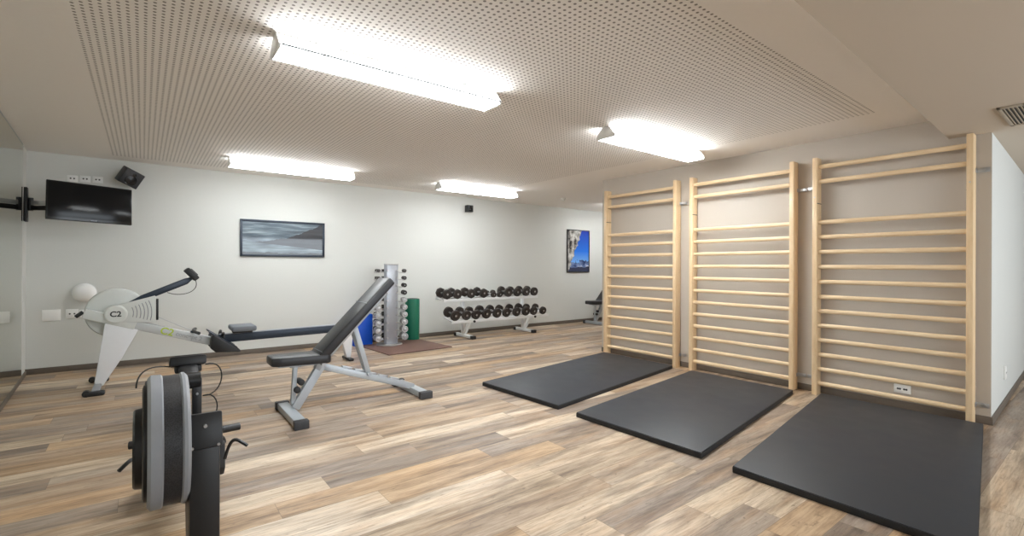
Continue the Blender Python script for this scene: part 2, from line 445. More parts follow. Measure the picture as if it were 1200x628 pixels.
# wall behind the camera with a wide window opening
fw = MB()
fw.box(((XE - 1) / 2, YN - .05, .4), (XE + 1.6, .1, .8)); fw.box(((XE - 1) / 2, YN - .05, 2.35), (XE + 1.6, .1, .3))
fw.box((.2, YN - .05, 1.5), (2.0, .1, 1.4)); fw.box((9.4, YN - .05, 1.5), (1.4, .1, 1.4))
struct(fw.build('wall_front', 'wall', smooth=False), 'wall with the wide window', 'wall')
wf = MB()
for x in (1.2, 3.1, 5.0, 6.9, 8.7): wf.box((x, YN - .05, 1.5), (.06, .07, 1.4))
for z in (.82, 2.18): wf.box((4.95, YN - .05, z), (7.5, .07, .05))
struct(wf.build('window_1', 'white_metal', smooth=False), 'wide white framed window', 'window')

def base(name, p0, p1, label, h=0.065, t=0.012):
    p0, p1 = Vector(p0), Vector(p1); d = (p1 - p0).normalized(); n = Vector((-d.y, d.x, 0))
    a = p0 + n * t / 2; b = p1 + n * t / 2
    struct(MB().bar((a.x, a.y, h / 2), (b.x, b.y, h / 2), t, h, bev=0.002).build(name, 'base'), label, 'baseboard')
base('baseboard_back', (XE, YB, 0), (left_x(YB), YB, 0), 'dark baseboard along the long off-white wall')
base('baseboard_left', (left_x(YB - .02), YB - .02, 0), (left_x(1.0), 1.0, 0), 'dark baseboard under the mirror', h=.05)
base('baseboard_right', (XR, .68, 0), (XR, 4.745, 0), 'dark baseboard behind the wall bars')
base('baseboard_corner', (BX2, .68 + RS * (BX2 - XR), 0), (XR - .012, .68, 0), 'dark baseboard around the corner')

# mirror on the left wall
yA, yB_ = 7.14, 1.6
mr = thing('wall_mirror', 'tall frameless mirror covering the wall beside the television', 'mirror', (left_x((yA + yB_) / 2), (yA + yB_) / 2, .052), (0, 0, LA))
MB().box((.004, 0, 1.222), (.007, yA - yB_, 2.444), bev=.001).build('mirror_glass', 'mirror', mr, smooth=False)
MB().box((.006, 0, 1.222 + 1.2235), (.011, yA - yB_, .003)).build('mirror_edge', 'alu', mr, smooth=False)

# ------------------------------------------------------------------ ceiling lights
def ceiling_light(label, x0, yc, L=1.46, turn=0, dim=''):
    t = thing('ceiling_light', label, 'ceiling light', (x0 + L / 2, yc, ZC), (0, 0, turn), group='fluorescent ceiling lights')
    h = L / 2; e = h - .012
    MB().prism([(-.034, -.006), (.034, -.006), (.05, -.02), (-.05, -.02)], -e, e, 'yz').build('housing', 'white_metal', t, smooth=False)
    # tall lens towards the room, flat lens underneath, and a paler lens on the far side
    MB().prism([(-.048, -.02), (.04, -.02), (.04, -.085), (-.107, -.088)], -e, e, 'yz').build('front_diffuser', 'lamp_front' + dim, t, smooth=False)
    MB().prism([(-.103, -.093), (.103, -.093), (.096, -.104), (-.096, -.104)], -e, e, 'yz').build('diffuser', 'lamp' + dim, t, smooth=False)
    MB().prism([(.042, -.02), (.048, -.02), (.107, -.088), (.042, -.085)], -e, e, 'yz').build('rear_diffuser', 'lamp_rear' + dim, t, smooth=False)
    for sx in (-1, 1):
        a, b = sorted((sx * h, sx * e))
        MB().prism([(-.036, -.004), (.036, -.004), (.055, -.018), (.112, -.088), (.102, -.109), (-.102, -.109), (-.112, -.088), (-.055, -.018)], a, b, 'yz', bev=.002).build('end_cap', 'white_plastic', t)
        MB().cyl((sx * (h - .12), 0, 0), (sx * (h - .12), 0, -.012), .018).build('mount', 'white_metal', t)
    for sy_ in (-1, 1):
        MB().bar((-e, sy_ * .106, -.0905), (e, sy_ * .106, -.0905), .016, .009).build('rail', 'rail_grey', t, smooth=False)
    return t
ceiling_light('large fluorescent ceiling light high above the weight bench and rowing machines', .56, 2.86)
ceiling_light('fluorescent ceiling light above the wide framed seascape', .785, 6.46, dim='_dim')
ceiling_light('fluorescent ceiling light in front of the wall bars', 3.29, 2.9)
ceiling_light('fluorescent ceiling light above the dumbbell rack', 3.52, 6.4, dim='_dim')
ceiling_light('fluorescent ceiling light in the recess past the wall bars', 7.35, 6.35, turn=PI, dim='_dim')

# ------------------------------------------------------------------ wall bars
RUNG_Z = [2.229, 2.084, 1.686, 1.541, 1.396, 1.249, 1.104, .957, .818, .676, .534, .393, .251, .112]
def wall_bars(label, y0, y1):
    """y0 < y1 are the outer edges of the two posts; front at x = 5.2"""
    t = thing('wall_bars', label, 'wall bars', (5.2, (y0 + y1) / 2, 0), group='wooden wall bars')
    w = (y1 - y0) / 2; th = .042
    for s in (-1, 1):
        p = MB().box((.055, s * (w - th / 2), 2.316 / 2), (.11, th, 2.316), bev=.004).build('post', 'beech', t)
        MB().box((.055, s * (w - th - .0005), 1.87), (.1, .002, .008)).build('notch', 'socket_hole', p)
        MB().cyl((-.002, s * (w - th / 2), 1.93), (.004, s * (w - th / 2), 1.93), .006, n=10).build('screw', 'steel', p)
    for z in RUNG_Z:
        q = MB()
        q.lathe([(0, -w + th * .4), (1, -w + th * .4), (1, w - th * .4), (0, w - th * .4)], (0, 0, 0), (0, 1, 0), 20)
        for v in q.bm.verts: v.co.x *= .0145; v.co.z *= .021
        for v in q.bm.verts: v.co.x += .045; v.co.z += z
        q.build('rung', 'rung', t)
    for s in (-1, 1):
        for z in (2.03, .15):
            b = MB()
            b.box((.113, s * (w + .03), z), (.004, .1, .036), bev=.001)
            b.box((.105, s * (w + .002), z), (.05, .004, .036), bev=.001)
            b.cyl((.105, s * (w + .055), z), (.117, s * (w + .055), z), .009, n=12)
            b.build('bracket', 'steel', t)
    return t
wall_bars('wooden wall bars nearest the recess with the distant bench', 3.437, 4.599)
wall_bars('wooden wall bars in the middle of the row of three', 2.088, 3.256)
wall_bars('wooden wall bars beside the wall corner, with a socket behind the lowest rungs', .767, 1.919)

def floor_mat_obj(label, fl, fr, br, bl):
    """corners: front left, front right, back right, back left (front = towards the room)"""
    c = [(fl[k] + fr[k] + br[k] + bl[k]) / 4 for k in (0, 1)]
    P = [(q[0] - c[0], q[1] - c[1]) for q in (fl, fr, br, bl)]
    t = thing('exercise_mat', label, 'exercise mat', (c[0], c[1], 0), group='black floor mats')
    MB().prism(P, 0, .036, 'xy', bev=.005).build('mat_base', 'rubber_edge', t)
    MB().prism([(a * .997, b * .994) for a, b in P], .0355, .041, 'xy', bev=.0018).build('mat_cover', 'rubber', t)
floor_mat_obj('black floor mat below the wall bars nearest the recess', (2.79, 4.11), (2.85, 3.03), (5.12, 3.42), (5.14, 4.54))
floor_mat_obj('black floor mat below the middle wall bars', (2.835, 2.80), (2.865, 1.70), (5.06, 2.03), (5.06, 3.13))
floor_mat_obj('black floor mat below the wall bars beside the wall corner', (2.83, 1.476), (2.83, .40), (5.16, .70), (5.15, 1.82))

# ------------------------------------------------------------------ rowing machines
# local x: from the flywheel towards the rail's end; local y: the flywheel stands on +y, the beam on 0
def rower(label, loc, rz, dark, dz):
    t = thing('rowing_machine', label, 'rowing machine', loc, (0, 0, rz), group='rowing machines')
    body = 'black_metal' if dark else 'erg_grey'
    zc = .594 if dark else .744; cy0, cy1, cr = (.044, .166, .238) if dark else (.052, .195, .25)
    # flywheel cage: two rims and a mesh drum between them
    if dark:
        for nm, a, b in (('rim', cy0, cy0 + .03), ('rim', cy1 - .05, cy1)):
            MB().lathe([(.16, a), (cr - .012, a), (cr, a + .01), (cr, b - .01), (cr - .012, b), (.16, b), (.16, a)], (0, 0, zc), (0, 1, 0), 64).build(nm, 'rim_grey', t)
        MB().lathe([(0, cy0 + .012), (cr - .006, cy0 + .012), (cr - .006, cy1 - .012), (0, cy1 - .012)], (0, 0, zc), (0, 1, 0), 64).build('flywheel_cage', 'mesh', t)
        MB().lathe([(0, cy1 - .002), (.205, cy1 - .002), (.205, cy1 + .010), (.19, cy1 + .014), (0, cy1 + .014)], (0, 0, zc), (0, 1, 0), 48).build('side_cover', 'black_plastic', t)
        MB().lathe([(0, cy1 + .012), (.142, cy1 + .012), (.138, cy1 + .034), (.132, cy1 + .04), (0, cy1 + .04)], (0, 0, zc - .018), (0, 1, 0), 48).build('damper_housing', 'black_metal', t)
    else:
        MB().lathe([(0, cy0), (cr - .03, cy0), (cr - .008, cy0 + .012), (cr, cy0 + .03), (cr, cy1 - .03), (cr - .01, cy1), (0, cy1)], (0, 0, zc), (0, 1, 0), 64).build('flywheel_cage', 'erg_grey', t)
        MB().lathe([(0, cy1 - .002), (.16, cy1 - .002), (.15, cy1 + .03), (0, cy1 + .03)], (0, 0, zc), (0, 1, 0), 48).build('side_cover', 'black_plastic', t)
    # sloping beam from the nose over the leg to the foot rests
    bx0, bz0, bx1, bz1 = (-.14, .645, .86, .375 + dz) if dark else (-.245, .755, .86, .375)
    bm_ = MB().bar((bx0, 0, bz0), (bx1, 0, bz1), .09 if not dark else .092, .088, bev=.008).build('beam', body if dark else 'beam_grey', t)
    if dark:
        sl = math.atan2(bz1 - bz0, bx1 - bx0)
        MB().box((bx0 + .03, -.004, bz0 - .012), (.12, .1, .125), Matrix.Rotation(rad(14), 3, 'Y'), bev=.007).build('nose_cap', 'black_plastic', bm_)
        MB().cyl((bx0 - .036, 0, bz0 + .02), (bx0 - .022, 0, bz0 + .02), .006, n=10).build('bolt', 'steel', bm_)
        for s in (-1, 1): MB().cyl((bx0 - .045, s * .04, bz0 - .05), (bx0 - .03, s * .04, bz0 - .05), .005, n=8).build('bolt', 'steel', bm_)
    else:
        MB().bar((bx0 + .0, -.004, bz0 + .001), (.16, -.004, .616 + dz), .098, .094, bev=.01).build('beam_cover', 'erg_grey', bm_)
        MB().box((bx0 - .035, .03, bz0 - .01), (.07, .05, .035), Matrix.Rotation(rad(-40), 3, 'Y'), bev=.006).build('nose_handle', 'black_plastic', bm_)
        # round hub cover and the ridged fan-shaped guard
        MB().lathe([(0, -.085), (.078, -.085), (.092, -.076), (.095, -.045), (0, -.045)], (0, 0, zc - .005), (0, 1, 0), 48).build('hub_cover', 'erg_grey', t)
        text('hub_logo', 'C2', .075, 'black_print', t, (.0, -.0855, zc - .005), (rad(90), 0, 0))
        g = MB()
        g.prism([(0, zc - .08), (0, zc + .08), (.315, zc + .17), (.325, zc + .16), (.325, zc - .10), (.31, zc - .11), (.06, zc - .09)], -.062, .04, bev=.006)
        g.build('chain_guard', 'erg_grey', t)
        rg = MB()
        for r_ in (.14, .17, .2, .23, .26, .29):
            pts = [(r_ * math.cos(a), -.063, zc + r_ * math.sin(a)) for a in [rad(-17 + 42 * i / 10) for i in range(11)]]
            rg.tube(pts, .0035, 6)
        rg.build('guard_ridge', 'rim_grey', t)
        MB().box((.335, -.012, zc + .025), (.022, .09, .22), bev=.004).build('guard_grille', 'black_plastic', t)
        sl = -math.atan2(bz1 - bz0, bx1 - bx0)
        def on_beam(x): return bz0 + (bz1 - bz0) * (x - bx0) / (bx1 - bx0)
        text('beam_logo', 'C2', .1, 'lime', bm_, (.42, -.0458, on_beam(.42)), (rad(90), sl, 0))
        text('beam_lettering', 'concept 2', .062, 'grey_print', bm_, (.615, -.0458, on_beam(.615)), (rad(90), sl, 0))
    # chain and the handle in its hook
    hz = bz0 + (bz1 - bz0) * (.66 - bx0) / (bx1 - bx0) + (.115 if dark else .07)
    MB().tube([(.33, 0, zc - .05), (.64, 0, hz + .005)], .004, 6).build('chain', 'steel', t)
    hd = MB()
    for s in (-1, 1): hd.tube(bez((.66, 0, hz), (.66, s * .08, hz), (.67, s * .15, hz), (.69, s * .228, hz - .004)), .019 if dark else .017, 12)
    hd.build('handle', 'black_plastic', t)
    MB().box((.655, 0, hz - (.055 if dark else .03)), (.05, .06, .12 if dark else .07), bev=.01).build('handle_hook', 'navy' if not dark else 'black_plastic', t)
    # leg with cross foot
    lw = .044
    lw = .047 if dark else lw
    lg = MB().prism([(-.165, .62), (.08, .56), (.03, .3), (-.07, .03), (-.178, .03)] if dark else [(-.075, .72 + dz), (.205, .62 + dz), (.055, .3 * (.62 + dz) / .62), (-.095, .03), (-.165, .03)], -lw, lw, bev=.008).build('leg', 'erg_white' if not dark else body, t)
    MB().bar((-.135, -.34, .035), (-.135, .36, .035), .06, .04, bev=.008).build('foot_bar', 'black_plastic' if dark else 'rim_grey', lg)
    for s in (-.335, .355):
        f = MB().box((-.14, s, .024), (.15, .065, .045), bev=.014)
        f.cyl((-.2, s - .025, .03), (-.2, s + .025, .03), .03, n=20)
        f.build('foot', 'black_plastic', lg)
    # foot rests
    for s in (-1, 1):
        q = MB()
        q.prism([(.80, .33 + dz), (.815, .46 + dz), (.845, .475 + dz), (1.09, .285 + dz), (1.09, .262 + dz), (.85, .28 + dz)], s * .115 - .065, s * .115 + .065, bev=.01)
        fr = q.build('foot_rest', 'black_plastic', t)
        MB().bar((.79, s * .115, .505 + dz), (1.06, s * .115, .31 + dz), .1, .014, bev=.004).build('foot_plate', 'navy' if not dark else 'black_metal', fr)
        st = MB().tube(bez((.92, s * .05, .43 + dz), (.93, s * .05, .5 + dz), (.93, s * .19, .5 + dz), (.92, s * .185, .43 + dz)), .012, 6)
        if dark: MB().tube(bez((.75, s * .17, .40 + dz), (.74, s * .20, .54 + dz), (.72, s * .22, .50 + dz), (.68, s * .265, .47 + dz)), .009, 6).build('strap_end', 'black_plastic', fr)
        st.build('strap', 'black_plastic', fr)
    # rail, seat, rear leg
    MB().bar((.84, 0, .405 + dz), (2.43, 0, .425 + dz), .055, .092, bev=.006).build('rail', 'navy' if not dark else 'black_metal', t)
    MB().bar((.9, 0, .456 + dz), (2.42, 0, .475 + dz), .045, .01, bev=.002).build('rail_track', 'column_grey', t)
    sx_ = 2.2 if dark else 1.13; sz_ = .512 + (.018 if dark else 0)
    seat = MB().box((sx_, 0, sz_ + dz), (.25, .33, .05), bev=.02, seg=3)
    for v in seat.bm.verts:
        if v.co.z > sz_ + dz: v.co.z += .05 * (v.co.x - sx_) ** 2 * 16 * .4 + .35 * v.co.y ** 2 * .6
    se = seat.build('seat', 'seat_grey' if not dark else 'black_plastic', t)
    MB().box((sx_, 0, sz_ - .038 + dz), (.2, .1, .03), bev=.006).build('seat_carriage', 'black_plastic', se)
    rl = MB().prism([(2.23, .40 + dz), (2.42, .42 + dz), (2.38, .03), (2.33, .03)], -.04, .04, bev=.006).build('rear_leg', 'erg_white' if not dark else body, t)
    MB().bar((2.355, -.15, .02), (2.355, .15, .02), .06, .036, bev=.01).build('foot', 'black_plastic', rl)
    # monitor arm
    if not dark:
        MB().prism([(.05, zc + .075), (.07, zc + .062), (.20, zc + .105), (.60, zc + .285), (.645, zc + .335), (.63, zc + .36), (.57, zc + .345), (.2, zc + .175)], -.015, .02, bev=.004).build('monitor_arm', 'navy', t)
        mo = MB().box((.635, 0, zc + .392), (.06, .2, .15), Matrix.Rotation(rad(-42), 3, 'Y'), bev=.012).build('monitor', 'black_plastic', t)
        MB().box((.656, 0, zc + .414), (.02, .15, .09), Matrix.Rotation(rad(-42), 3, 'Y'), bev=.003).build('monitor_screen', 'socket_hole', mo)
        MB().tube(bez((.67, -.03, zc + .33), (.72, -.05, zc + .2), (.55, -.05, zc + .14), (.42, -.03, zc + .2), 18), .0035, 6).build('cable', 'cable', t)
    else:
        ar = MB().bar((.25, -.005, zc - .115), (.25, -.005, zc + .165), .034, .04, up=(1, 0, 0), bev=.003)
        ar.cyl((.25, -.018, zc + .155), (.25, .075, zc + .155), .034, n=24)
        ar.bar((.27, .02, zc + .16), (.37, .02, zc + .2), .07, .03, bev=.006)
        a_ = ar.build('monitor_arm', 'black_metal', t)
        for z in (.1, .14): MB().cyl((.224, -.005, zc + z), (.232, -.005, zc + z), .005, n=8).build('bolt', 'steel', a_)
        MB().bar((.217, .04, zc + .168), (.2185, .07, zc + .168), .012, .012).build('sticker', 'white_plastic', a_)
        mo = MB().box((.40, .018, zc + .215), (.11, .135, .042), Matrix.Rotation(rad(12), 3, 'Y'), bev=.008)
        mo.box((.385, .018, zc + .185), (.06, .1, .03), bev=.006)
        mo = mo.build('monitor', 'black_plastic', t)
        MB().box((.40, .018, zc + .238), (.08, .1, .004), Matrix.Rotation(rad(12), 3, 'Y'), bev=.001).build('monitor_screen', 'socket_hole', mo)
        MB().tube(bez((.36, -.045, zc + .2), (.36, -.14, zc + .22), (.34, -.12, zc + .05), (.27, -.03, zc + .08), 16)
                  + bez((.27, -.03, zc + .08), (.27, -.1, zc + .1), (.27, -.1, zc - .05), (.26, -.03, zc - .02), 12)[1:], .003, 6).build('cable', 'cable', t)
        MB().tube(bez((.38, .085, zc + .2), (.38, .16, zc + .22), (.33, .2, zc + .2), (.3, .2, zc + .14), 12), .003, 6).build('cable', 'cable', t)
    return t
rower('light grey rowing machine with white leg standing along the off-white wall', (-.215, 6.3, 0), 0, False, 0)
rower('black rowing machine seen end on, with grey rimmed round flywheel cage', (.18, 2.2, 0), PI / 2, True, -.19)

# ------------------------------------------------------------------ weight bench
def weight_bench(label, loc):
    t = thing('weight_bench', label, 'weight bench', loc, group='adjustable weight benches')
    # feet across
    ft = MB().bar((-.645, -.40, .035), (-.645, .22, .035), .085, .055, bev=.006).build('front_foot', 'silver', t)
    for y in (-.405, .225): MB().box((-.645, y, .034), (.105, .06, .066), bev=.006).build('end_cap', 'ribbed', ft)
    rf = MB().bar((.50, -.20, .035), (.50, .38, .035), .085, .055, bev=.006).build('rear_foot', 'silver', t)
    for y in (-.215, .40): MB().box((.50, y, .034), (.12, .06, .066), bev=.006).build('end_cap', 'ribbed', rf)
    # frame
    fr = MB()
    fr.bar((-.60, -.02, .06), (-.385, -.02, .40), .055, .07, up=(1, 0, 0), bev=.005)
    fr.bar((-.40, -.02, .385), (.5, .06, .06), .055, .055, bev=.005)
    fr.bar((-.43, -.02, .36), (-.39, -.02, .42), .06, .05, bev=.004)
    fr.build('frame', 'silver', t)
    pl = MB()
    for i in range(5):
        x = -.16 + i * .115; z = .385 - (x + .4) * .325 / .9 + .04
        pl.bar((x - .045, .015 + .03 * i / 4, z + .012), (x + .045, .02 + .03 * i / 4, z - .016), .04, .016, bev=.003)
    pl.build('ladder_notch', 'steel', t)
    po = MB().bar((-.615, -.02, .1), (-.60, -.02, .405), .036, .036, up=(1, 0, 0), bev=.004)
    po.box((-.60, -.02, .41), (.09, .07, .02), bev=.004)
    po.build('seat_post', 'silver', t)
    for x, z in ((-.56, .275), (-.59, .215)):
        MB().cyl((x, -.075, z), (x, .03, z), .026, n=20, bev=.006).build('knob', 'black_plastic', t)
    # seat pad narrows towards its free end
    s = MB().prism([(-.76, -.10), (-.76, .10), (-.70, .125), (-.33, .145), (-.30, .12), (-.30, -.12), (-.33, -.145), (-.70, -.125)], 0, .075, 'xy', bev=.018)
    for v in s.bm.verts:
        v.co.z += .43 - .01 * (v.co.x + .76) / .46; v.co.x -= .035
    st = s.build('seat', 'leather', t)
    MB().bar((-.735, -.02, .424), (-.38, -.02, .414), .12, .014).build('seat_plate', 'silver', st)
    # reclining back: local frame along the pad
    A = Vector((-.405, 0, .425)); B = Vector((.232, 0, 1.085)); d = (B - A).normalized(); n = Vector((-d.z, 0, d.x))
    L = (B - A).length
    rot = Matrix((d, Vector((0, 1, 0)), n)).transposed()
    def pad(a, b, w, th, nm, par):
        c = A + d * (a + b) / 2 + n * .035
        return MB().box(c, (b - a, w, th), rot, bev=.018, seg=3).build(nm, 'leather', par)
    bk = pad(.0, L, .27, .075, 'backrest', t)
    k = MB()
    for q in (.03, .06, L * .66): k.box(A + d * q + n * .0735, (.007, .262, .006), rot, bev=.002)
    k.build('seam', 'seat_grey', bk)
    bf = MB()
    for y in (-.06, .06): bf.bar(A + d * .05 - n * .018 + Vector((0, y, 0)), A + d * (L - .12) - n * .018 + Vector((0, y, 0)), .03, .03, up=n, bev=.003)
    bf.bar(A + d * .44 - n * .02 + Vector((0, -.07, 0)), A + d * .44 - n * .02 + Vector((0, .07, 0)), .04, .03, up=n)
    bf.build('backrest_frame', 'silver', t)
    p0 = A + d * .40 - n * .03
    su = MB()
    for y in (-.03, .05): su.bar(p0 + Vector((0, y, 0)), (.03, y * .7 + .02, .262), .022, .045, up=(1, 0, 0), bev=.003)
    su.cyl((.03, -.04, .257), (.03, .075, .257), .016, n=14)
    su.build('prop', 'silver', t)
    MB().cyl((-.40, -.13, .415), (-.40, .13, .415), .016, n=14).build('hinge_rod', 'steel', t)
    return t
wb = weight_bench('black padded weight bench with raised back in the middle of the floor', (1.6, 4.25, 0))
w2 = copy_tree(wb); w2.location = (8.33, 7.09, 0); w2['label'] = 'distant black and white weight bench in the recess past the wall bars'

# ------------------------------------------------------------------ dumbbell rack
RX0, RX1 = 3.87, 6.05
rack = thing('dumbbell_rack', 'white two tier dumbbell rack against the off-white wall', 'rack', (4.96, 7.05, 0))
def rk(m, name, mat, parent=rack): return m.build(name, mat, parent)
UPY, UPZ, UPT = 7.07, .695, rad(5)
LOY, LOZ, LOT = 6.9, .365, rad(11)
def tier(name, x0, x1, y, z, tilt):
    m = MB(); rt = Matrix.Rotation(tilt, 3, 'X')
    c = Vector(((x0 + x1) / 2 - 4.96, y - 7.05, z))
    L = x1 - x0
    for s in (-1, 1):
        m.box(c + rt @ Vector((0, s * .105, -.012)), (L, .07, .012), rt, bev=.002)
        m.box(c + rt @ Vector((0, s * .142, -.022)), (L, .006, .045), rt, bev=.002)
        m.box(c + rt @ Vector((s * (L / 2 - .02), 0, -.022)), (.03, .28, .02), rt, bev=.002)
    return rk(m, name, 'white_metal')
t_up = tier('upper_tier', 3.93, 5.98, UPY, UPZ, UPT)
t_lo = tier('lower_tier', 3.985, 6.10, LOY, LOZ, LOT)
for x in (4.42, 5.76):
    X = x - 4.96
    f = rk(MB().bar((X, -.24, .035), (X, .28, .035), .06, .05, bev=.005), 'foot_bar', 'white_metal')
    for y in (-.255, .285): MB().box((X, y, .03), (.075, .075, .058), bev=.006).build('end_cap', 'black_plastic', f)
    rk(MB().bar((X, .06, .05), (X, .1, .66), .05, .06, up=(0, 1, 0), bev=.004), 'upright', 'white_metal')
    rk(MB().bar((X, .02, .05), (X, -.17, .33), .05, .05, up=(0, 1, 0), bev=.004), 'strut', 'white_metal')
    rk(MB().bar((X, .08, .355), (X, -.24, .30), .04, .03, bev=.004), 'arm', 'white_metal')
    rk(MB().bar((X, .12, .665), (X, -.08, .655), .04, .03, bev=.004), 'arm', 'white_metal')
    MB().cyl((X, -.305, .305), (X, -.28, .31), .02, n=16).build('knob', 'black_plastic', rack)

ORD = ['first', 'second', 'third', 'fourth', 'fifth', 'sixth', 'seventh', 'eighth', 'ninth', 'tenth']
def dumbbell(label, loc, rot, r, half, group, mat='iron', hmat='chrome', hexa=False, name='dumbbell', fat=.055):
    t = thing(name, label, 'dumbbell', loc, rot, group)
    for s in (-1, 1):
        a, b = s * half, s * (half - fat); m = MB()
        if hexa:
            m.lathe([(0, a), (r * .86, a), (r, a - s * .01), (r, b + s * .01), (r * .86, b), (0, b)], (0, 0, 0), (0, 1, 0), 8)
        else:
            m.lathe([(0, a), (r * .3, a), (r * .34, a - s * .006), (r * .62, a - s * .008), (r * .74, a), (r * .92, a), (r, a - s * .008), (r, b + s * .008), (r * .9, b), (0, b)], (0, 0, 0), (0, 1, 0), 28)
        hd = m.build('head', mat, t)
        MB().cyl((0, a, 0), (0, a + s * .004, 0), r * .2, n=14).build('bolt', hmat if mat == 'iron' else 'steel', hd)
    MB().lathe([(.012, -half + fat), (.016, -half * .4), (.018, 0), (.016, half * .4), (.012, half - fat)], (0, 0, 0), (0, 1, 0), 14).build('grip', hmat, t)
    return t
def row(xs, rs, y, z, tilt, tname, group, half):
    for i, (x, r) in enumerate(zip(xs, rs)):
        up = Matrix.Rotation(tilt, 3, 'X') @ Vector((0, 0, r - .005))
        dumbbell('black dumbbell on the %s tier of the white rack, %s from the chrome tower' % (tname, ORD[i]),
                 (x, y + up.y, z + up.z), (tilt, 0, 0), r, half, group, hexa=(tname == 'top' and i < 4))
upx = [4.0, 4.205, 4.48, 4.74, 4.955, 5.09, 5.28, 5.49, 5.70, 5.90]
lox = [4.055, 4.27, 4.46, 4.675, 4.90, 5.105, 5.335, 5.55, 5.74, 5.965]
upr = [.086, .084, .083, .083, .05, .052, .083, .08, .082, .08]
lor = [.088, .082, .08, .086, .084, .08, .082, .084, .076, .072]
for i in (1,): upx[i] += .0
# keep neighbours clear of one another
def spread(xs, rs):
    for _ in range(40):
        for i in range(len(xs) - 1):
            need = rs[i] + rs[i + 1] + .006
            gap = xs[i + 1] - xs[i]
            if gap < need:
                k = (need - gap) / 2; xs[i] -= k; xs[i + 1] += k
spread(upx, upr); spread(lox, lor)
row(upx, upr, UPY, UPZ, UPT, 'top', 'dumbbells on the top tier', .135)
row(lox, lor, LOY, LOZ, LOT, 'bottom', 'dumbbells on the bottom tier', .14)

# ------------------------------------------------------------------ chrome dumbbell tower on the brown mat
tag(MB().box((3.18, 6.80, .006), (1.05, 1.02, .012), Matrix.Rotation(rad(4), 3, 'Z'), bev=.004).build('floor_mat', 'brown_mat'),
    'brown rubber floor mat under the dumbbell tower', 'mat')
TX, TY = 3.05, 7.08
tw = thing('dumbbell_tower', 'tall silver dumbbell tower on the brown mat', 'rack', (TX, TY, .012))
MB().lathe([(0, 0), (.2, 0), (.2, .012), (.19, .018), (0, .018)], (0, 0, 0), (0, 0, 1), 40).build('base', 'chrome', tw)
tc = MB().prism([(-.085, -.10), (.085, -.10), (.115, -.06), (.05, .10), (-.05, .10), (-.115, -.06)], .018, 1.24, 'xy', bev=.006).build('column', 'column_grey', tw)
MB().prism([(-.09, -.105), (.09, -.105), (.12, -.06), (.055, .105), (-.055, .105), (-.12, -.06)], 1.24, 1.255, 'xy', bev=.004).build('cap', 'chrome', tw)
N = 10
tz = [.115 + (1.15 - .115) * i / (N - 1) for i in range(N)]
pg = MB(); pl_ = MB()
for i, z in enumerate(tz):
    for s in (-1, 1):
        pg = MB()
        for yy in (-.055, .015):
            pg.cyl((s * .09, yy, z - .02), (s * .235, yy, z - .034), .006, n=10)
            pg.cyl((s * .235, yy, z - .036), (s * .242, yy, z - .008), .006, n=10)
        pg.cyl((s * .075, -.10, z), (s * .075, -.118, z), .014, n=14)
        pg.build('peg', 'chrome', tw)
    pg = MB()
    for xx in (-.05, -.115):
        pg.cyl((xx + .04, .08, z - .02), (xx, .19, z - .034), .006, n=10)
        pg.cyl((xx, .19, z - .036), (xx, .2, z - .008), .006, n=10)
    pg.build('peg', 'chrome', tw)
for i, z in enumerate(tz[::-1]):
    r = .026 + .03 * i / (N - 1); half = .075 + .02 * i / (N - 1); dk = i < 4
    m = 'iron' if dk else 'chrome'
    kind = 'small dark dumbbell' if dk else 'chrome dumbbell'
    dumbbell('%s on the tower side by the green roll, %s from the top' % (kind, ORD[i]), (TX + .232, TY - .02, .012 + z), (0, 0, rad(-14)), r, half, 'dumbbells on the tower', m, 'chrome', fat=.045)
    dumbbell('%s on the tower side by the weight bench, %s from the top' % (kind, ORD[i]), (TX - .2, TY - .02, .012 + z), (0, 0, rad(-10)), r * .92, half, 'dumbbells on the tower', m, 'chrome', fat=.045)
    dumbbell('%s on the tower side by the blue mat, %s from the top' % (kind, ORD[i]), (TX - .085, TY + .195, .012 + z), (0, 0, rad(90)), r * .8, half * .95, 'dumbbells on the tower', 'iron', 'chrome', fat=.04)

# green rolled mat and blue folded mat beside it
g = thing('rolled_mat', 'green exercise mat rolled up and standing on end beside the tower', 'exercise mat', (3.585, 7.38, 0))
MB().cyl((0, 0, 0), (0, 0, .685), .118, n=40, bev=.012).build('roll', 'green', g)
sp = MB(); pts = []
for i in range(90):
    a = i * .28; r = .012 + .1 * i / 90; pts.append((r * math.cos(a), r * math.sin(a), .686))
sp.tube(pts, .0025, 4).build('roll_edge', 'socket_hole', g)
b = thing('folded_mat', 'bright blue folded gym mat standing behind the weight bench', 'exercise mat', (2.70, 7.31, 0))
for i in range(3):
    MB().box((0, -.04 + .043 * i, .24), (.3, .04, .48), bev=.012, seg=3).build('fold', 'blue', b)
MB().box((0, .003, .478), (.29, .11, .008), bev=.003).build('fold_edge', 'blue', b)

# ------------------------------------------------------------------ television, bracket, speakers
Lp, Rp = Vector((-.775, 6.655, 0)), Vector((-.10, 6.845, 0))
yaw = math.atan2(Rp.y - Lp.y, Rp.x - Lp.x)
tvc = (Lp + Rp) / 2; tvw = (Rp - Lp).length
tv = thing('television', 'black flat television on a swivel wall arm beside the mirror', 'television', (tvc.x, tvc.y, 1.69), (rad(-6), rad(1.5), yaw))
MB().box((0, .02, .2), (tvw, .035, .405), bev=.006).build('case', 'black_gloss', tv)
MB().box((0, .05, .2), (tvw * .55, .04, .25), bev=.012).build('rear_case', 'black_plastic', tv)
MB().box((0, .0015, .207), (tvw - .03, .003, .36), bev=.001).build('screen', 'screen', tv)
MB().box((.02, .0005, .012), (.05, .004, .008), bev=.001).build('badge', 'rim_grey', tv)
